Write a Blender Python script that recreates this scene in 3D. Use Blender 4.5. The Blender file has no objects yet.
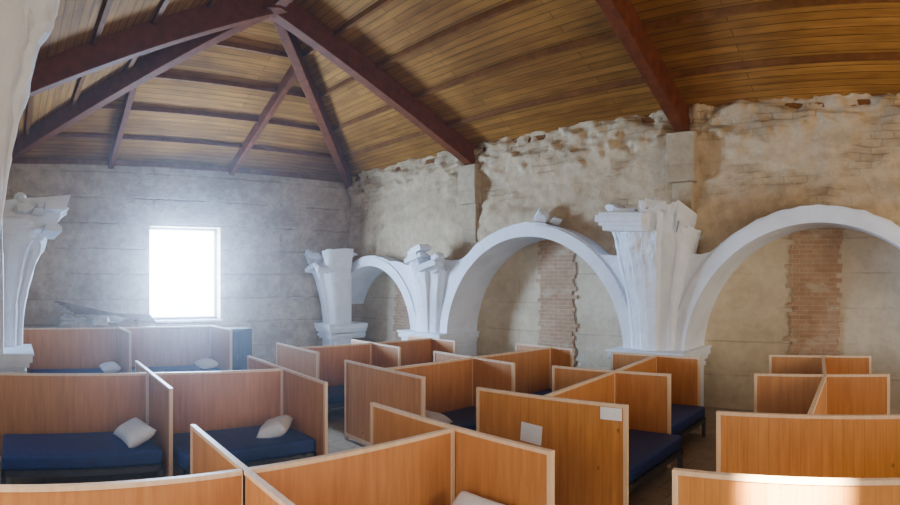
import bpy, bmesh, math, random
from math import sin, cos, tan, radians, sqrt, pi
from mathutils import Vector, Matrix, noise

random.seed(7)
S = bpy.context.scene
COL = S.collection

# ---------------------------------------------------------------- materials
def new_mat(name):
    m = bpy.data.materials.new(name); m.use_nodes = True
    nt = m.node_tree; nt.nodes.clear()
    out = nt.nodes.new('ShaderNodeOutputMaterial')
    b = nt.nodes.new('ShaderNodeBsdfPrincipled')
    nt.links.new(b.outputs[0], out.inputs[0])
    return m, nt, b

def coords(nt, order=None, scale=(1,1,1)):
    tc = nt.nodes.new('ShaderNodeNewGeometry')
    src = tc.outputs['Position']
    if order:
        sp = nt.nodes.new('ShaderNodeSeparateXYZ'); cb = nt.nodes.new('ShaderNodeCombineXYZ')
        nt.links.new(src, sp.inputs[0])
        for i, c in enumerate(order):
            if c: nt.links.new(sp.outputs['XYZ'.index(c)], cb.inputs[i])
        src = cb.outputs[0]
    mp = nt.nodes.new('ShaderNodeMapping'); mp.inputs['Scale'].default_value = scale
    nt.links.new(src, mp.inputs[0])
    return mp.outputs[0]

def noise_node(nt, vec, scale, detail=4, rough=.55):
    n = nt.nodes.new('ShaderNodeTexNoise')
    n.inputs['Scale'].default_value = scale; n.inputs['Detail'].default_value = min(detail,5)
    n.inputs['Roughness'].default_value = rough
    nt.links.new(vec, n.inputs['Vector']); return n.outputs['Fac']

def ramp(nt, fac, stops):
    r = nt.nodes.new('ShaderNodeValToRGB'); e = r.color_ramp.elements
    while len(e) < len(stops): e.new(.5)
    for i, (p, c) in enumerate(stops):
        e[i].position = p; e[i].color = (*c, 1)
    nt.links.new(fac, r.inputs[0]); return r.outputs[0]

def mix(nt, a, b, fac, mode='MIX'):
    m = nt.nodes.new('ShaderNodeMix'); m.data_type = 'RGBA'; m.blend_type = mode
    if isinstance(fac, (int, float)): m.inputs[0].default_value = fac
    else: nt.links.new(fac, m.inputs[0])
    for s, i in ((a, 6), (b, 7)):
        if isinstance(s, tuple): m.inputs[i].default_value = (*s, 1)
        else: nt.links.new(s, m.inputs[i])
    return m.outputs[2]

def math_n(nt, op, a, b):
    n = nt.nodes.new('ShaderNodeMath'); n.operation = op
    for i, s in enumerate((a, b)):
        if isinstance(s, (int, float)): n.inputs[i].default_value = s
        else: nt.links.new(s, n.inputs[i])
    return n.outputs[0]

def bump(nt, b, h, strength=.3, dist=.02):
    n = nt.nodes.new('ShaderNodeBump'); n.inputs['Strength'].default_value = strength
    n.inputs['Distance'].default_value = dist
    nt.links.new(h, n.inputs['Height']); nt.links.new(n.outputs[0], b.inputs['Normal'])

def wood_mat(name, c1, c2, rough=.45, scale=(9,9,.9), knots=False):
    m, nt, b = new_mat(name)
    v = coords(nt, None, scale)
    n1 = noise_node(nt, v, 2.0, 4, .6)
    col = ramp(nt, n1, [(.3, c1), (.7, c2)])
    v2 = coords(nt)
    n2 = noise_node(nt, v2, .8, 2)
    col = mix(nt, col, mix(nt, col, (1.0,.85,.74), .9, 'MULTIPLY'), n2)
    if knots:
        vo = nt.nodes.new('ShaderNodeTexVoronoi'); vo.inputs['Scale'].default_value = 5.5
        nt.links.new(coords(nt, None, (1,1,.7)), vo.inputs['Vector'])
        k = ramp(nt, vo.outputs['Distance'], [(.05,(.8,.8,.8)),(.11,(0,0,0))])
        col = mix(nt, col, (c1[0]*.45, c1[1]*.4, c1[2]*.35), k)
        w = nt.nodes.new('ShaderNodeTexWave'); w.wave_type='BANDS'; w.bands_direction='X'
        w.inputs['Scale'].default_value = 3.3
        nt.links.new(v2, w.inputs['Vector'])
        g = ramp(nt, w.outputs['Fac'], [(.0,(.45,.45,.45)),(.03,(0,0,0))])
        col = mix(nt, col, (c1[0]*.6, c1[1]*.55, c1[2]*.5), g)
    nt.links.new(col, b.inputs['Base Color'])
    b.inputs['Roughness'].default_value = rough
    if rough > .6: b.inputs['Specular IOR Level'].default_value = .15
    bump(nt, b, n1, .12, .01)
    return m

M_PLY  = wood_mat('plywood', (.41,.165,.040), (.56,.255,.075), .42)
M_PINE = wood_mat('knotty_pine', (.45,.185,.038), (.61,.285,.075), .36, knots=True)
M_TRIM = wood_mat('pale_edge_trim', (.66,.48,.31), (.78,.62,.44), .45)
M_BEAM = wood_mat('reddish_beam', (.085,.022,.006), (.165,.045,.012), .7, (3,3,3))
M_PURL = wood_mat('purlin_wood', (.12,.045,.010), (.20,.08,.018), .7, (3,3,3))

def deck_mat(name, order):
    m, nt, b = new_mat(name)
    v = coords(nt, order)
    br = nt.nodes.new('ShaderNodeTexBrick')
    br.inputs['Scale'].default_value = 1
    br.inputs['Brick Width'].default_value = 5.2; br.inputs['Row Height'].default_value = .14
    br.inputs['Mortar Size'].default_value = .007; br.inputs['Bias'].default_value = 0
    br.inputs['Color1'].default_value = (.33,.145,.026,1); br.inputs['Color2'].default_value = (.45,.21,.042,1)
    br.inputs['Mortar'].default_value = (.13,.055,.011,1)
    nt.links.new(v, br.inputs['Vector'])
    n = noise_node(nt, coords(nt, order, (.8,9,1)), 1.5, 4)
    n2 = noise_node(nt, coords(nt), .55, 3)
    col = mix(nt, br.outputs['Color'], ramp(nt, n, [(.3,(.5,.46,.42)),(.7,(1,1,1))]), .9, 'MULTIPLY')
    col = mix(nt, col, ramp(nt, n2, [(.36,(.55,.5,.44)),(.62,(1.0,1.0,1.0))]), .8, 'MULTIPLY')
    nt.links.new(col, b.inputs['Base Color']); b.inputs['Roughness'].default_value = .75
    b.inputs['Specular IOR Level'].default_value = .12
    bump(nt, b, br.outputs['Fac'], -.3, .02)
    return m
M_DECKX = deck_mat('roof_boards_long', ('X','Y',None))
M_DECKY = deck_mat('roof_boards_hip', ('Y','X',None))

def white_mat():
    m, nt, b = new_mat('white_plaster')
    v = coords(nt)
    n = noise_node(nt, v, 1.6, 5, .6)
    col = ramp(nt, n, [(.25,(.66,.71,.80)),(.6,(.80,.86,.96))])
    nt.links.new(col, b.inputs['Base Color']); b.inputs['Roughness'].default_value = .85
    bump(nt, b, noise_node(nt, v, 9, 4, .65), .4, .04)
    return m
M_WHITE = white_mat()

def wall_mat(name, order, c1, c2, mortar, bw, bh, ms=.02, contrast=.5, warp=.0, bs=.4, plaster=None, pl=(.45,.55), plscale=.7, zband=None):
    m, nt, b = new_mat(name)
    v = coords(nt, order)
    if warp:
        n0 = nt.nodes.new('ShaderNodeTexNoise'); n0.inputs['Scale'].default_value = 2.6; n0.inputs['Detail'].default_value=1
        nt.links.new(v, n0.inputs['Vector'])
        v = mix(nt, v, n0.outputs['Color'], warp)
    br = nt.nodes.new('ShaderNodeTexBrick'); br.inputs['Scale'].default_value = 1
    br.inputs['Brick Width'].default_value = bw; br.inputs['Row Height'].default_value = bh
    br.inputs['Mortar Size'].default_value = ms; br.inputs['Mortar Smooth'].default_value = 1
    br.inputs['Color1'].default_value = (*c1,1); br.inputs['Color2'].default_value = (*c2,1)
    br.inputs['Mortar'].default_value = (*mortar,1)
    nt.links.new(v, br.inputs['Vector'])
    col = br.outputs['Color']; fac = br.outputs['Fac']
    if plaster:
        q = noise_node(nt, coords(nt, None, (1,1,1.8)), plscale, 5, .62)
        if zband:
            sp = nt.nodes.new('ShaderNodeSeparateXYZ'); nt.links.new(coords(nt), sp.inputs[0])
            mr = nt.nodes.new('ShaderNodeMapRange'); mr.inputs[1].default_value=zband[0]; mr.inputs[2].default_value=zband[1]
            mr.inputs[3].default_value=-.12; mr.inputs[4].default_value=.05
            nt.links.new(sp.outputs[2], mr.inputs[0]); q = math_n(nt,'SUBTRACT', q, mr.outputs[0])
        k = ramp(nt, q, [(pl[0],(0,0,0)),(pl[1],(1,1,1))])
        col = mix(nt, col, plaster, k)
        kk = nt.nodes.new('ShaderNodeRGBToBW'); nt.links.new(k, kk.inputs[0])
        fac = math_n(nt,'SUBTRACT', math_n(nt,'MULTIPLY', fac, math_n(nt,'SUBTRACT',1.0,kk.outputs[0])), math_n(nt,'MULTIPLY',kk.outputs[0],.5))
    n = noise_node(nt, coords(nt), .9, 5, .68)
    col = mix(nt, col, ramp(nt, n, [(.30,(.56,.48,.39)),(.62,(1,1,1))]), contrast, 'MULTIPLY')
    n3 = noise_node(nt, coords(nt), 6, 4, .7)
    col = mix(nt, col, ramp(nt, n3, [(.32,(.62,.56,.49)),(.6,(1,1,1))]), contrast*.8, 'MULTIPLY')
    nt.links.new(col, b.inputs['Base Color']); b.inputs['Roughness'].default_value = .92
    h = math_n(nt,'SUBTRACT', n3, math_n(nt,'MULTIPLY',fac,.4))
    bump(nt, b, h, bs, .05)
    return m
M_WLEFT = wall_mat('plaster_left', ('Y','Z',None), (.44,.345,.235),(.48,.38,.26),(.33,.255,.17), 7,.62,.035,.8, plaster=(.52,.415,.295), pl=(.46,.58), warp=.05, bs=.6)
M_STONE = wall_mat('rough_masonry', ('X','Z',None), (.44,.33,.20),(.54,.415,.265),(.37,.28,.17), .34,.11,.016,.65, warp=.10, bs=.55, plaster=(.60,.475,.32), pl=(.42,.53), plscale=.9, zband=(3.7,5.3))
M_RECESS= wall_mat('recess_plaster', ('X','Z',None), (.62,.525,.375),(.65,.555,.40),(.48,.40,.275), 8,.62,.025,.45, warp=.03, plaster=(.70,.60,.445), pl=(.45,.6))
M_BRICK = wall_mat('old_brick', ('X','Z',None), (.46,.27,.16),(.52,.34,.21),(.56,.46,.34), .26,.085,.014,.5, plaster=(.58,.48,.35), pl=(.56,.64), plscale=1.5)
M_CONC  = wall_mat('concrete_pad', ('X','Z',None), (.48,.385,.26),(.51,.415,.29),(.43,.345,.245), 3,.9,.02,.6)
M_FLOOR = wall_mat('floor_tiles', ('X','Y',None), (.36,.29,.20),(.40,.325,.235),(.27,.215,.155), .4,.4,.012,.4)

def plain(name, c, rough=.7, nscale=6, var=.15, metallic=0):
    m, nt, b = new_mat(name)
    n = noise_node(nt, coords(nt), nscale, 3)
    col = ramp(nt, n, [(.3, tuple(x*(1-var) for x in c)), (.7, tuple(min(1,x*(1+var)) for x in c))])
    nt.links.new(col, b.inputs['Base Color']); b.inputs['Roughness'].default_value = rough
    b.inputs['Metallic'].default_value = metallic
    return m
M_BLUE = plain('blue_mattress_cover', (.014,.036,.18), .65, 12)
M_PILLOW = plain('pillow_cotton', (.76,.78,.86), .9, 20, .05)
M_PAPER = plain('paper', (.80,.83,.92), .8, 20, .03)
M_DARK = plain('dark_navy_metal', (.012,.014,.025), .6)
M_METAL = plain('bed_steel', (.12,.12,.13), .5, metallic=.6)
M_WFRAME = plain('window_frame_paint', (.6,.6,.6), .6)
M_OLD = wood_mat('weathered_timber', (.12,.09,.07), (.24,.19,.14), .7, (4,4,4))
M_RUB = plain('dusty_rubble', (.46,.42,.37), .9, 3, .3)
def pane_mat():
    m = bpy.data.materials.new('glowing_pane'); m.use_nodes=True  # pane emits by itself, standing in for the bright daylight outside
    nt=m.node_tree; nt.nodes.clear(); out=nt.nodes.new('ShaderNodeOutputMaterial'); e=nt.nodes.new('ShaderNodeEmission')
    n=noise_node(nt, coords(nt), .8, 2)
    c=ramp(nt,n,[(.3,(.80,.90,1.0)),(.7,(1.0,.98,.95))]); nt.links.new(c,e.inputs[0]); e.inputs[1].default_value=22
    nt.links.new(e.outputs[0],out.inputs[0]); return m
M_PANE=pane_mat()

# ---------------------------------------------------------------- mesh helpers
class MB:
    def __init__(s): s.v=[]; s.f=[]; s.m=[]
    def face(s, pts, mi=0):
        i=len(s.v); s.v += [tuple(p) for p in pts]; s.f.append(tuple(range(i,i+len(pts)))); s.m.append(mi)
    def box(s, lo, hi, mi=0, M=None):
        x0,y0,z0=lo; x1,y1,z1=hi
        P=[Vector(p) for p in ((x0,y0,z0),(x1,y0,z0),(x1,y1,z0),(x0,y1,z0),(x0,y0,z1),(x1,y0,z1),(x1,y1,z1),(x0,y1,z1))]
        if M: P=[M@p for p in P]
        i=len(s.v); s.v += [tuple(p) for p in P]
        for f in ((3,2,1,0),(4,5,6,7),(0,1,5,4),(1,2,6,5),(2,3,7,6),(3,0,4,7)):
            s.f.append(tuple(i+k for k in f)); s.m.append(mi)
    def obj(s, name, mats, parent=None, smooth=False, bevel=0, weld=False, loc=None):
        me=bpy.data.meshes.new(name)
        vs=s.v
        if loc: vs=[(a-loc[0],b-loc[1],c-loc[2]) for a,b,c in vs]
        me.from_pydata(vs,[],s.f); me.validate()
        for m in mats: me.materials.append(m)
        for p,mi in zip(me.polygons,s.m): p.material_index=mi
        if weld or smooth:
            bm=bmesh.new(); bm.from_mesh(me); bmesh.ops.remove_doubles(bm,verts=bm.verts,dist=.0005)
            bmesh.ops.recalc_face_normals(bm, faces=bm.faces); bm.to_mesh(me); bm.free()
        if smooth:
            for p in me.polygons: p.use_smooth=True
        o=bpy.data.objects.new(name,me); COL.objects.link(o)
        if loc: o.location=loc
        if parent: o.parent=parent
        if bevel:
            b=o.modifiers.new('bevel','BEVEL'); b.width=bevel; b.segments=2; b.limit_method='ANGLE'
        return o

def empty(name, loc=(0,0,0)):
    e=bpy.data.objects.new(name,None); e.location=loc; COL.objects.link(e); return e

def fbm(x,y,z,sc=1,oct=4):
    return noise.fractal(Vector((x*sc,y*sc,z*sc)),1.0,2.0,oct)

def add_chunk(mb, c, size, seed, mi=0, n=2):
    bm=bmesh.new(); bmesh.ops.create_icosphere(bm,subdivisions=n,radius=1)
    for v in bm.verts:
        d=1+.45*noise.noise(v.co*1.3+Vector((seed*3.1,seed,0)))+.15*noise.noise(v.co*4+Vector((seed,0,9)))
        p=v.co*d
        p=Vector([max(-.66,min(.66,a)) for a in p])
        v.co=Matrix.Rotation(seed*1.7,3,'Y')@Matrix.Rotation(seed*.9,3,'Z')@p
    i=len(mb.v)
    bm.verts.index_update()
    for v in bm.verts: mb.v.append((c[0]+v.co.x*size[0],c[1]+v.co.y*size[1],c[2]+v.co.z*size[2]))
    for f in bm.faces: mb.f.append(tuple(i+v.index for v in f.verts)); mb.m.append(mi)
    bm.free()

# ---------------------------------------------------------------- dimensions
XL=-14.4; XR=6.0; YF=9.2; YW=9.7; YB=10.2
OF=-.15; OW=-.6; OB=-1.2           # opposite side
EAVE=5.5; SL=.42; RY=4.55; APX=XL+(YW-RY)

mb=MB(); mb.box((XL-.6,OB-.3,-.2),(XR+.6,YB+.3,0)); mb.obj('floor',[M_FLOOR])

wy0,wy1,wz0,wz1=3.54,5.5,1.37,3.83
mb=MB()
for lo,hi in (((XL-.6,OB,0),(XL,wy0,5.6)),((XL-.6,wy1,0),(XL,YB,5.6)),((XL-.6,wy0,0),(XL,wy1,wz0)),((XL-.6,wy0,wz1),(XL,wy1,5.6))):
    mb.box(lo,hi)
mb.obj('wall_left',[M_WLEFT])
WIN=empty('window_1')
mb=MB()
t=.07
xx=XL-.35
mb.box((xx,wy0,wz0),(xx+.07,wy0+t,wz1)); mb.box((xx,wy1-t,wz0),(xx+.07,wy1,wz1))
mb.box((xx,wy0,wz0),(xx+.07,wy1,wz0+t)); mb.box((xx,wy0,wz1-t),(xx+.07,wy1,wz1))
mb.box((XL-.6,wy0-.05,wz0-.06),(XL+.06,wy1+.05,wz0))
mb.obj('frame_and_sill',[M_WFRAME],bevel=.01,parent=WIN)
mb=MB(); mb.box((XL-.42,wy0+.01,wz0+.01),(XL-.40,wy1-.01,wz1-.01)); mb.obj('pane',[M_PANE],parent=WIN)

mb=MB(); mb.box((XR,OB,0),(XR+.4,YB,5.6)); mb.obj('wall_right',[M_WLEFT])

# ---------------------------------------------------------------- arcades
ARCH=[(-12.72,1.82,1.0),(-7.3,2.32,1.0),(-1.45,2.36,1.0),(4.3,2.3,1.0)]
RT=.28
def zt(x, seed=0):
    v=2.88+.10*noise.noise(Vector((x*1.5,seed,0)))
    for c,r,z in ARCH:
        R=r+RT
        if abs(x-c)<R: v=max(v,z+sqrt(R*R-(x-c)**2))
    return v+.03*noise.noise(Vector((x*5,seed,3)))+.03*noise.noise(Vector((x*1.3,seed,8)))

def arcade(name, yf, yb, seed, parent):
    mb=MB()
    segs=[]
    cur=XL
    for c,r,z in ARCH:
        lo=max(XL,c-r); hi=min(XR,c+r)
        if lo>cur: segs.append((cur,lo,None))
        segs.append((lo,hi,(c,r,z))); cur=hi
    if cur<XR: segs.append((cur,XR,None))
    for a,b,A in segs:
        if A is None:
            n=max(2,int((b-a)/.15)); xs=[a+(b-a)*i/n for i in range(n+1)]; lows=[0]*(n+1)
        else:
            c,r,z=A; n=48
            xs=[c-r*cos(pi*i/n) for i in range(n+1)]; lows=[z+r*sin(pi*i/n) for i in range(n+1)]
            xs=[min(max(x,XL),XR) for x in xs]
        for i in range(len(xs)-1):
            x0,x1=xs[i],xs[i+1]; l0,l1=lows[i],lows[i+1]; t0,t1=zt(x0,seed),zt(x1,seed)
            if x1-x0<1e-5: continue
            mb.face([(x0,yf,l0),(x1,yf,l1),(x1,yf,t1),(x0,yf,t0)])
            mb.face([(x0,yf,t0),(x1,yf,t1),(x1,yb,t1),(x0,yb,t0)])
            mb.face([(x0,yb,l0),(x0,yb,t0),(x1,yb,t1),(x1,yb,l1)])
            if A: mb.face([(x0,yf,l0),(x0,yb,l0),(x1,yb,l1),(x1,yf,l1)])
        if A is None:
            for x in (a,b):
                mb.face([(x,yf,0),(x,yb,0),(x,yb,1.0),(x,yf,1.0)])
    return mb.obj(name,[M_WHITE],weld=True,parent=parent)
ARC=empty('plastered_arcade'); ARC2=empty('plastered_arcade')
arcade('arch_wall',YF,YB,1.0,ARC)
arcade('arch_wall',OF,OB,5.0,ARC2)

def archivolt(mb,c,r,z,y,sg,a0=0,a1=pi):
    n=56
    for i in range(n):
        t0=a0+(a1-a0)*i/n; t1=a0+(a1-a0)*(i+1)/n
        for ri,ro,d in ((r-.005,r+.24,.035),):
            P=lambda t,R,dd:(max(XL+.01,c-R*cos(t)),y-sg*dd,z+R*sin(t))
            mb.face([P(t0,ri,d),P(t1,ri,d),P(t1,ro,d),P(t0,ro,d)])
            mb.face([P(t0,ro,d),P(t1,ro,d),P(t1,ro,-.02),P(t0,ro,-.02)])
            mb.face([P(t0,ri,-.02),P(t1,ri,-.02),P(t1,ri,d),P(t0,ri,d)])
mb=MB()
for c,r,z in ARCH[:3]: archivolt(mb,c,r,z,YF,1)
mb.obj('archivolts',[M_WHITE],weld=True,parent=ARC)

def upper_wall(name,y,yb,seed,sg,lowfn,top=EAVE+.25):
    mb=MB(); nx=420; nz=80
    g=[]
    for i in range(nx+1):
        x=XL+(XR-XL)*i/nx; z0=lowfn(x)-.12; col=[]
        edge=4.86+.30*fbm(x*.55,seed,0,1,4)+.08*noise.cell(Vector((x*2.1,seed,0))) + (.2 if x>-3.6 else 0)
        edge2=4.0+.35*fbm(x*.5,seed+9,0,1,3)
        for j in range(nz+1):
            z=z0+(top-z0)*j/nz
            d=.05*fbm(x,z*1.6,seed,1.9,5)
            k=1/(1+math.exp(-(z-edge)*30))
            d+=k*(.10+.11*fbm(x,z*1.6,seed+4,2.6,6)+.05*noise.cell(Vector((x*3.1+.5*(int(z*8)%2),z*8,seed))))
            d+=.07/(1+math.exp((z-edge2)*20))
            col.append((x,y-sg*d,z))
        g.append(col)
    for i in range(nx):
        for j in range(nz):
            mb.face([g[i][j],g[i+1][j],g[i+1][j+1],g[i][j+1]])
    for i in range(nx):
        mb.face([g[i][0],g[i+1][0],(g[i+1][0][0],yb,g[i+1][0][2]),(g[i][0][0],yb,g[i][0][2])])
        mb.face([(g[i][0][0],yb,g[i][0][2]),(g[i+1][0][0],yb,g[i+1][0][2]),(g[i+1][0][0],yb,top),(g[i][0][0],yb,top)])
    mb.obj(name,[M_STONE],smooth=True)
upper_wall('wall_back_upper',YW,YB,1.0,1,lambda x:zt(x,1.0))
upper_wall('wall_front_upper',OW,OB,6.0,-1,lambda x:zt(x,5.0))
mb=MB(); mb.box((XL-.6,YB,0),(XR+.4,YB+.3,5.6)); mb.obj('wall_back',[M_RECESS])
mb=MB(); mb.box((XL-.6,OB-.3,0),(XR+.4,OB,5.6)); mb.obj('wall_front',[M_RECESS])
for cx,w in ((-12.4,.8),(-7.2,.95),(-1.67,.92)):
    mb=MB(); n=40
    for i in range(n):
        z0=.0+3.5*i/n; z1=3.5*(i+1)/n
        j=.16*noise.noise(Vector((cx,i*.9,0))); k=.16*noise.noise(Vector((cx,i*.9,7)))
        mb.box((cx-w/2+j,YB-.035,z0),(cx+w/2+k,YB+.02,z1))
    mb.obj('brick_strip',[M_BRICK],parent=ARC)
for cx in (APX-.02,-4.0):
    mb=MB(); mb.box((cx-.28,YW-.22,4.2),(cx+.28,YW+.1,5.1)); mb.box((cx-.20,YW-.12,3.3),(cx+.20,YW+.1,4.2))
    mb.obj('rafter_pad',[M_CONC],bevel=.02,parent=ARC)

# ---------------------------------------------------------------- piers, imposts, broken springers
def impost(cx,w,y,sg,depth,parent):
    mb=MB()
    st=[(.74,.80,.04),(.80,.88,.08),(.88,.93,.05),(.93,1.02,.12),(1.02,1.14,.17),(1.14,1.18,.20)]
    for z0,z1,d in st:
        ya=y-sg*(depth+d); yb_=y+sg*(abs(YB-YF)-.02)
        mb.box((max(XL+.01,cx-w/2-d),min(ya,yb_),z0),(cx+w/2+d,max(ya,yb_),z1))
    ya=y-sg*depth
    mb.box((max(XL+.01,cx-w/2+.12),min(ya,y),0.18),(cx+w/2-.12,max(ya,y),.74))
    ya=y-sg*(depth+.06)
    mb.box((max(XL+.01,cx-w/2-.04),min(ya,y),0),(cx+w/2+.04,max(ya,y),.18))
    mb.obj('pier_impost',[M_WHITE],bevel=.012,parent=parent)

def springer(cx,y,sg,z0,z1,w0,w1,d0,d1,seed,parent,lean=0.,rug=.07,chunks=6,slabs=3,drop=.26,pw=1.7,cornice=False):
    mb=MB(); nz=34; ns=72
    def prof(s,t):
        a=abs(s)
        k=.34+.05*t
        if a<k: return 1.0-.06*(a/k)
        if a<k+.06: return .94-(a-k)/.06*.20
        if a<.76: return .74-.16*((a-k-.06)/(.76-k-.06))
        return .58*max(0,1-((a-.76)/.24)**2)**.5+.02
    rnd=random.Random(int(seed*10))
    stepx=[-1.01]+sorted(rnd.uniform(-.9,.9) for _ in range(8))+[1.01]
    hs=[1-.04-drop*rnd.random()-.06*abs((stepx[i]+stepx[i+1])/2) for i in range(9)]
    sl=[rnd.uniform(-.25,.25) for _ in range(9)]
    def topf(s):
        for i in range(9):
            if s<stepx[i+1]: 
                return hs[i]+sl[i]*(s-(stepx[i]+stepx[i+1])/2)+.02*noise.noise(Vector((s*14,seed,1)))
        return .85
    g=[]
    for j in range(nz+1):
        t=j/nz; row=[]
        for i in range(ns+1):
            s=-1+2*i/ns
            # only the top third is cut down to the break line
            tp=topf(s); tt=t if t<.62 else .62+(t-.62)*(tp-.62)/.38
            w=w0+(w1-w0)*tt**1.6; d=d0+(d1-d0)*tt**pw
            z=z0+(z1-z0)*tt
            x=cx+s*w/2+lean*tt*tt
            pit=fbm(x,z,seed,1.6,4)
            e=max(.0,(tt-.45)/.55)
            dd=d*prof(s,tt)+rug*(.25*tt+e)*fbm(x,z*1.2,seed,3.2,5)-.14*tt*max(0,pit-.2)
            x+=rug*.5*e*fbm(x,z,seed+9,3,4)
            row.append((max(XL+.02,x),y-sg*max(.01,dd),z))
        g.append(row)
    for j in range(nz):
        for i in range(ns):
            mb.face([g[j][i],g[j][i+1],g[j+1][i+1],g[j+1][i]])
    for i in range(ns):
        a,b=g[nz][i],g[nz][i+1]
        mb.face([a,b,(b[0],y+sg*.45,b[2]-.15),(a[0],y+sg*.45,a[2]-.15)])
        a,b=g[0][i],g[0][i+1]; mb.face([a,b,(b[0],y+sg*.05,b[2]),(a[0],y+sg*.05,a[2])])
    for side in (0,ns):
        for j in range(nz):
            a,b=g[j][side],g[j+1][side]; mb.face([a,b,(b[0],y+sg*.3,b[2]),(a[0],y+sg*.3,a[2])])
    for k in range(chunks):
        s=rnd.uniform(-.8,.8)
        x=max(XL+.25,cx+s*w1/2+lean)
        z=z0+(z1-z0)*topf(s)-.02
        add_chunk(mb,(x,y-sg*d1*rnd.uniform(.15,.6)*topf(s),z),(rnd.uniform(.12,.24),rnd.uniform(.12,.22),rnd.uniform(.08,.16)),seed+k)
    for k in range(slabs):
        s=rnd.uniform(-.6,.5); M=Matrix.Translation((max(XL+.35,cx+s*w1/2+lean),y-sg*d1*.55,z0+(z1-z0)*topf(s)+.02))@Matrix.Rotation(rnd.uniform(-.4,.4),4,'Y')@Matrix.Rotation(rnd.uniform(-.3,.3),4,'Z')
        mb.box((-.28,-.16,-.05),(.24,.16,.05),0,M)
        mb.box((-.20,-.13,.05),(.18,.14,.10),0,M)
    if cornice:   # surviving length of entablature moulding on the pier face
        for k,(a,h0,h1) in enumerate(((.0,.0,.08),(.05,.08,.14),(.10,.14,.25),(.06,.25,.30))):
            M=Matrix.Translation((cx-.28,y-sg*(d1*.72),z0+(z1-z0)*.76))@Matrix.Rotation(.06,4,'Y')
            mb.box((-.36-a,-.18-a,h0),(.40+a*.3,.4,h1),0,M)
    return mb.obj('broken_vault_springer',[M_WHITE],weld=True,parent=parent)

P1=(-10.9+-9.62)/2; P2=(-4.98+-3.81)/2
impost(P2,1.12,YF,1,.22,ARC)
impost(P1,1.15,YF,1,.18,ARC)
springer(P2,YF,1,1.16,3.92,.85,2.0,.22,.75,2.3,ARC,chunks=6,slabs=2,drop=.24,cornice=True)
springer(P1,YF,1,1.16,3.40,.8,1.7,.18,.55,5.1,ARC,chunks=4)
springer(XL+.45,8.75,1,1.0,3.55,.7,1.5,.2,1.0,8.7,ARC,chunks=4,drop=.3)
mb=MB(); mb.box((XL+.01,8.7,0),(XL+.75,9.25,3.0)); mb.obj('corner_pier',[M_WHITE],parent=ARC,bevel=.02)
impost(XL+.4,.6,8.75,1,.15,ARC)
impost(-10.3,1.1,OF,-1,.32,ARC2)
springer(-10.9,OF,-1,1.16,4.25,.7,2.0,.35,1.55,3.9,ARC2,rug=.16,chunks=8,pw=2.2)
springer(-4.6,OF,-1,2.2,5.3,.3,1.6,.0,.72,12.3,ARC2,rug=.12,chunks=2,slabs=1,pw=1.6)
mb=MB(); 
add_chunk(mb,(-7.05,YF+.22,3.72),(.20,.16,.22),4.1); add_chunk(mb,(-6.7,YF+.25,3.62),(.16,.14,.1),7.7)
mb.obj('stone_fragments',[M_WHITE],parent=ARC)

# ---------------------------------------------------------------- roof
ZR=EAVE+SL*(YW-RY)
ROOF=empty('timber_roof_frame')
mb=MB()
T=.08
def slab(mb,pts,mi):
    mb.face(pts,mi); mb.face([(p[0],p[1],p[2]+T) for p in reversed(pts)],mi)
YLo=OW; 
C1=(XL,YW,EAVE); C2=(XL,YLo,EAVE); AP=(APX,RY,ZR); AR=(XR,RY,ZR)
slab(mb,[C1,(XR,YW,EAVE),AR,AP],0)
slab(mb,[(XR,YLo,EAVE),C2,AP,AR],0)
slab(mb,[C2,C1,AP],1)
mb.obj('ceiling',[M_DECKX,M_DECKY])
mb=MB(); mb.face([(XR,YLo,5.5),(XR,YW,5.5),(XR,RY,ZR)]); mb.obj('wall_right_gable',[M_WLEFT])

def beam_into(mb,p0,p1,w,h,mi=0,up=Vector((0,0,1))):
    p0=Vector(p0);p1=Vector(p1); d=(p1-p0); L=d.length; d.normalize()
    s=d.cross(up).normalized(); u=s.cross(d).normalized()
    M=Matrix(((d.x,s.x,u.x,p0.x),(d.y,s.y,u.y,p0.y),(d.z,s.z,u.z,p0.z),(0,0,0,1)))
    mb.box((0,-w/2,-h),(L,w/2,0),mi,M)
def beam(name,p0,p1,w,h,mat=M_BEAM):
    mb=MB(); beam_into(mb,p0,p1,w,h); return mb.obj(name,[mat],bevel=.015,parent=ROOF)

for X in (APX,-4.0,1.4):
    beam('glulam_rafter',(X,YW+.1,EAVE-.04),(X,RY,ZR-.01),.24,.42)
    beam('glulam_rafter',(X,YLo-.1,EAVE-.04),(X,RY,ZR-.01),.24,.42)
beam('hip_rafter',(XL,YW,EAVE-.01),(APX,RY,ZR-.01),.20,.34)
beam('hip_rafter',(XL,YLo,EAVE-.01),(APX,RY,ZR-.01),.24,.38)
beam('ridge_beam',(APX,RY,ZR-.02),(XR,RY,ZR-.02),.22,.4)
for y in (2.5,5.79):
    t=min(y-YLo,YW-y)
    beam('jack_rafter',(XL,y,EAVE-.01),(XL+t-.1,y,EAVE+SL*(t-.1)-.01),.14,.26)
mb=MB(); 
n=8
for i in range(n):
    a0=2*pi*i/n;a1=2*pi*(i+1)/n; r=.30
    p=lambda a,z:(APX+r*cos(a),RY+r*sin(a),z)
    mb.face([p(a0,ZR-.45),p(a1,ZR-.45),p(a1,ZR-.08),p(a0,ZR-.08)])
    mb.face([p(a1,ZR-.45),p(a0,ZR-.45),(APX,RY,ZR-.5)])
mb.obj('king_block',[M_BEAM],weld=True,parent=ROOF)
mb=MB()
tt=.95
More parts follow.
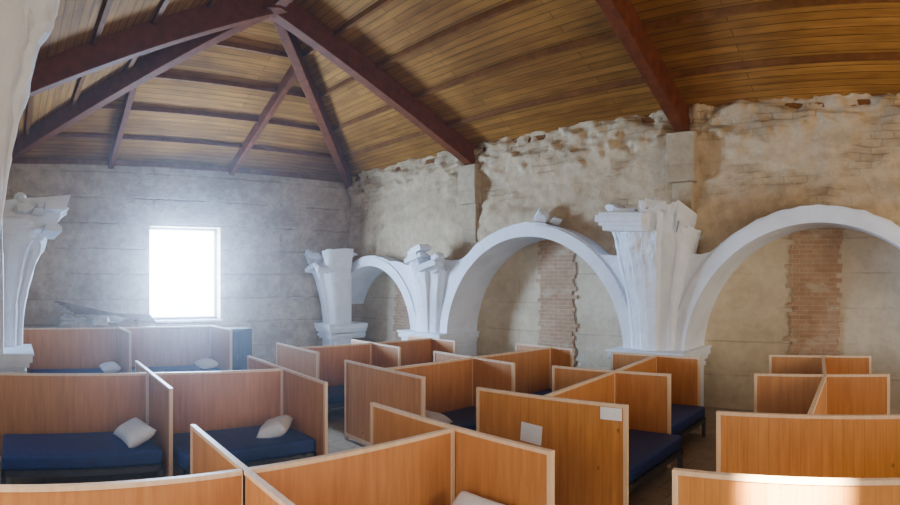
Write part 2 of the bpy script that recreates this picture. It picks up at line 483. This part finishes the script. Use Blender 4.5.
while tt<YW-RY-.2:
    z=EAVE+SL*tt-.005
    beam_into(mb,(XL+tt,YW-tt,z),(XR,YW-tt,z),.08,.09)
    beam_into(mb,(XL+tt,YLo+tt,z),(XR,YLo+tt,z),.08,.09)
    beam_into(mb,(XL+tt,YLo+tt,z),(XL+tt,YW-tt,z),.08,.09)
    tt+=.98
mb.obj('purlins',[M_PURL],parent=ROOF)
mb=MB()
mb.box((XL,YW-.06,EAVE-.12),(XR,YW+.05,EAVE-.02)); mb.box((XL,YLo-.05,EAVE-.12),(XR,YLo+.12,EAVE-.02)); mb.box((XL-.05,YLo,EAVE-.14),(XL+.10,YW,EAVE-.02))
mb.obj('wall_plates',[M_PURL],parent=ROOF)

# ---------------------------------------------------------------- cubicles
def panel(mb,x0,y0,x1,y1,h,mi=0,z0=.05,e0=.0):
    d=Vector((x1-x0,y1-y0,0)); L=d.length; d.normalize(); s=Vector((-d.y,d.x,0))
    M=Matrix(((d.x,s.x,0,x0),(d.y,s.y,0,y0),(0,0,1,0),(0,0,0,1)))
    mb.box((0,-.012,z0),(L,.012,h-.02),mi,M)
    mb.box((-.022,-.022,h-.03),(L+.022,.022,h),2,M)
    mb.box((-.022,-.02,0),(.018,.02,h-.03),2,M)
    mb.box((L-.018,-.02,0),(L+.022,.02,h-.03),2,M)
    mb.box((0,-.017,z0),(L,.017,z0+.06),2,M)

def cubicles(spine,divs,h=1.2,pine=()):
    mb=MB()
    for i in range(len(spine)-1):
        panel(mb,*spine[i],*spine[i+1],h,0)
    for k,(x0,y0,x1,y1) in enumerate(divs):
        panel(mb,x0,y0,x1,y1,h+.004,1 if k in pine else 0)
    cx=sum(p[0] for p in spine)/len(spine); cy=sum(p[1] for p in spine)/len(spine)
    return mb.obj('bed_cubicle_partition',[M_PLY,M_PINE,M_TRIM],loc=(cx,cy,0))

cubicles([(-3.34,-.12),(-3.34,1.44),(-3.34,3.24)],[(-4.5,1.48,-2.25,1.42),(-4.52,3.32,-2.36,3.26)])
cubicles([(-7.50,-.6),(-7.25,1.75),(-6.95,3.55)],[(-8.35,1.85,-6.13,1.75),(-8.35,3.68,-5.75,3.52)])
cubicles([(-12.1,.2),(-12.1,2.3),(-12.1,4.4)],[(-12.1,.2,-10.95,.2),(-12.1,2.3,-10.95,2.3),(-12.1,4.4,-10.9,4.4)],h=1.4)
cubicles([(-6.22,4.79),(-6.22,6.5),(-6.1,8.4)],[(-7.2,4.78,-5.35,4.70),(-7.2,6.6,-5.32,6.42),(-6.95,8.5,-5.6,8.38)],pine=(0,))
cubicles([(-9.05,4.97),(-8.95,6.5),(-8.9,8.1)],[(-9.9,4.97,-8.25,4.9),(-9.7,6.6,-8.05,6.5),(-9.7,8.1,-8.15,8.0)])
cubicles([(-3.55,4.81),(-3.75,6.62),(-3.95,8.35)],[(-4.38,4.68,-2.61,4.84),(-4.68,6.55,-2.98,6.7),(-4.75,8.35,-3.2,8.35)],pine=(0,))
cubicles([(-.88,5.07),(-1.05,7.2),(-1.35,9.05)],[(-1.70,4.95,.35,5.12),(-1.94,7.12,-.25,7.32),(-2.2,8.98,-.6,9.1)],pine=(0,))
cubicles([(.58,3.46),(.58,1.5)],[(-1.43,3.33,.6,3.50)],pine=(0,))

# ---------------------------------------------------------------- beds
def pillow(parent,x,y,z,rot,tilt=0,w=.62,d=.38,t=.10,seed=0):
    mb=MB(); n=18; m=12
    def P(u,v,s):
        e=(1-abs(u)**3.2)*(1-abs(v)**3.2)
        hh=t*max(0,e)**.45*s
        px=u*w/2*(1-.07*(1-v*v)); py=v*d/2*(1-.09*(1-u*u))
        hh+= s*.012*noise.noise(Vector((u*2+seed,v*2,s)))*max(0,e)
        return Vector((px,py,hh))
    M=Matrix.Translation((x,y,z+t*.8))@Matrix.Rotation(rot,4,'Z')@Matrix.Rotation(tilt,4,'X')
    for s in (1,-1):
        for i in range(n):
            for j in range(m):
                u0,u1=-1+2*i/n,-1+2*(i+1)/n; v0,v1=-1+2*j/m,-1+2*(j+1)/m
                q=[P(u0,v0,s),P(u1,v0,s),P(u1,v1,s),P(u0,v1,s)]
                if s<0:q.reverse()
                mb.face([M@a for a in q])
    o=mb.obj('pillow',[M_PILLOW],smooth=True); o.parent=parent
def bed(x0,x1,y0,y1,head=1,h=.47,pil=True,tilt=.12,rot=0.,pz=0.,pdy=.27,pdx=0.):
    e=empty('single_bed')
    mb=MB(); mb.box((x0,y0,h-.17),(x1,y1,h)); o=mb.obj('mattress',[M_BLUE],parent=e,bevel=.04)
    o.modifiers['bevel'].segments=4
    for p in o.data.polygons: p.use_smooth=True
    mb=MB()
    mb.box((x0,y0,h-.24),(x0+.04,y1,h-.17)); mb.box((x1-.04,y0,h-.24),(x1,y1,h-.17))
    mb.box((x0,y0,h-.24),(x1,y0+.04,h-.17)); mb.box((x0,y1-.04,h-.24),(x1,y1,h-.17))
    k=y0+.2
    while k<y1-.1: mb.box((x0,k,h-.19),(x1,k+.06,h-.17)); k+=.18
    for a in (x0,x1-.05):
        for b in (y0,y1-.05): mb.box((a,b,0),(a+.05,b+.05,h-.2))
    mb.obj('bed_frame',[M_METAL],parent=e)
    if pil:
        yy=y1-pdy if head>0 else y0+pdy
        pillow(e,(x0+x1)/2+pdx,yy,h-.01+pz,rot,tilt*head,seed=x0)
bed(-7.12,-6.2,-.12,1.68,h=.5,rot=.12,pdy=.24,tilt=.45,pz=.03,pdx=.03)
bed(-6.85,-5.93,1.84,3.50,h=.5,rot=-.65,pdy=.32,tilt=.3,pdx=.0)
bed(-8.25,-7.55,-.05,1.75); bed(-8.2,-7.4,1.92,3.55)
bed(-12.0,-11.15,.35,2.2,h=.55,pdy=.2); bed(-12.0,-11.15,2.4,4.3,h=.55,pdy=.2)
bed(-3.24,-2.42,1.52,3.22,tilt=.6,pz=.12,pdy=.20); bed(-4.35,-3.45,1.55,3.24,pil=True,tilt=.2)
bed(-3.24,-2.42,0.0,1.38,pil=False); bed(-4.35,-3.42,-.05,1.4,pil=False)
bed(-6.12,-5.36,4.82,6.4,head=-1,pdy=.3); bed(-7.1,-6.32,4.85,6.5)
bed(-6.05,-5.4,6.6,8.3,pil=False); bed(-7.0,-6.28,6.68,8.35,pil=False)
bed(-8.9,-8.2,5.0,6.45); bed(-8.8,-8.15,6.6,8.0); bed(-9.8,-9.12,5.05,6.45,pil=False)
bed(-3.5,-2.75,4.92,6.6,pil=False); bed(-4.5,-3.78,4.8,6.45,pil=False)
bed(-3.7,-3.05,6.8,8.25,pil=False); bed(-4.7,-4.0,6.7,8.25,pil=False)
bed(-.85,.1,5.2,7.15); bed(-1.85,-1.1,5.1,7.05,pil=False); bed(-1.0,-.3,7.4,9.0,pil=False); bed(-2.0,-1.4,7.25,8.9,pil=False)
bed(-.4,.45,1.75,3.35)

mb=MB(); M=Matrix.Translation((-3.67,4.725,.80))@Matrix.Rotation(.09,4,'Z')@Matrix.Rotation(.08,4,'Y'); mb.box((-.13,-.003,-.1),(.13,.0,.1),0,M); mb.obj('paper_notice',[M_PAPER])
mb=MB(); M=Matrix.Translation((-2.75,4.80,1.11))@Matrix.Rotation(.09,4,'Z'); mb.box((-.115,-.003,-.06),(.115,.0,.06),0,M); mb.obj('paper_label',[M_PAPER])

mb=MB(); mb.box((-11.9,4.52,.08),(-11.4,5.1,1.36),0)
for a in (4.54,4.83): mb.box((-11.4,a,.12),(-11.385,a+.25,1.32),0); mb.box((-11.385,a+.2,.7),(-11.36,a+.22,.8),1)
for a in (-11.88,-11.46):
    for b in (4.54,5.04): mb.box((a,b,0),(a+.04,b+.04,.08),1)
mb.obj('storage_locker',[M_DARK,M_METAL],bevel=.006)

e=empty('salvage_pile')
mb=MB(); mb.box((-14.2,1.0,0),(-13.1,3.5,.12)); 
for y in (1.05,2.2,3.4): mb.box((-14.15,y,.12),(-13.15,y+.08,1.1))
mb.box((-14.2,1.0,1.1),(-13.1,3.5,1.18)); mb.obj('trestle',[M_OLD],parent=e)
mb=MB(); r=random.Random(4)
for k in range(16):
    y=r.uniform(1.2,3.3); add_chunk(mb,(r.uniform(-13.9,-13.4),y,1.3+r.uniform(0,.22)*(1-(y-1.2)/3)),(r.uniform(.15,.3),r.uniform(.18,.35),r.uniform(.12,.2)),k+.5)
mb.obj('stones',[M_RUB],parent=e)
mb=MB()
for k in range(6):
    beam_into(mb,(-13.2-.12*k,1.0+.1*k,1.95-.06*k),(-13.2-.1*k,3.4,1.42+.03*k),.07,.05)
mb.obj('timbers',[M_OLD],parent=e)

# ---------------------------------------------------------------- lights
def area(name,loc,rot,sx,sy,power,color):
    l=bpy.data.lights.new(name,'AREA'); l.shape='RECTANGLE'; l.size=sx; l.size_y=sy; l.energy=power; l.color=color
    o=bpy.data.objects.new(name,l); o.location=loc; o.rotation_euler=rot; COL.objects.link(o); return o
wyc=(wy0+wy1)/2; wzc=(wz0+wz1)/2
area('window_daylight',(XL-.27,wyc,wzc),(0,-pi/2,0),2.3,1.8,1600,(.40,.64,1.0))
area('halo_wash_lamp',(XL+.9,wyc,wzc+.1),(0,pi/2,0),1.3,1.2,230,(.26,.48,1.0))  # added lamp facing the wall, imitates a blue bloom around the window
area('right_fill_lamp',(XR-.1,4.6,3.0),(0,pi/2,0),3.0,6.5,560,(1.0,.85,.64))  # added fill lamp in front of a solid wall, out of view
area('near_fill_lamp',(-1.4,OB+.1,2.2),(pi/2,0,0),4.2,2.0,165,(1.0,.92,.80))  # added fill lamp behind the camera, no window modelled there
l=bpy.data.lights.new('sun_patch_spot','SPOT'); l.energy=60000; l.spot_size=radians(10); l.spot_blend=1; l.color=(1,.86,.58); l.shadow_soft_size=.06  # spot lamp added inside the room for a sunlit patch on the near partition
o=bpy.data.objects.new('sun_patch_spot',l); o.location=(-.3,.3,4.2); COL.objects.link(o)
o.rotation_euler=(Vector((-.68,3.38,1.16))-Vector(o.location)).to_track_quat('-Z','Y').to_euler()

w=bpy.data.worlds.new('World'); S.world=w; w.use_nodes=True
nt=w.node_tree
bg=nt.nodes['Background']; bg.inputs[0].default_value=(.75,.87,1,1); bg.inputs[1].default_value=0.0
# thin scatter added to put a soft bluish glow round the left window
vs=nt.nodes.new('ShaderNodeVolumeScatter'); vs.inputs['Color'].default_value=(.8,.88,1,1)
vs.inputs['Density'].default_value=.006; vs.inputs['Anisotropy'].default_value=.87
nt.links.new(vs.outputs[0], nt.nodes['World Output'].inputs['Volume'])

# ---------------------------------------------------------------- camera (stitched phone panorama = cylindrical lens)
cd=bpy.data.cameras.new('camera'); cam=bpy.data.objects.new('camera',cd); COL.objects.link(cam); S.camera=cam
cam.location=(0,0,2.4); cam.rotation_euler=(pi/2,0,radians(46))
cd.sensor_width=36; cd.lens=18.5; cd.clip_start=.05
cd.type='PANO'; cd.panorama_type='CENTRAL_CYLINDRICAL'
cd.central_cylindrical_range_u_min=-450/570; cd.central_cylindrical_range_u_max=450/570
cd.central_cylindrical_range_v_min=(281-505)/570; cd.central_cylindrical_range_v_max=281/570
cd.central_cylindrical_radius=1.0
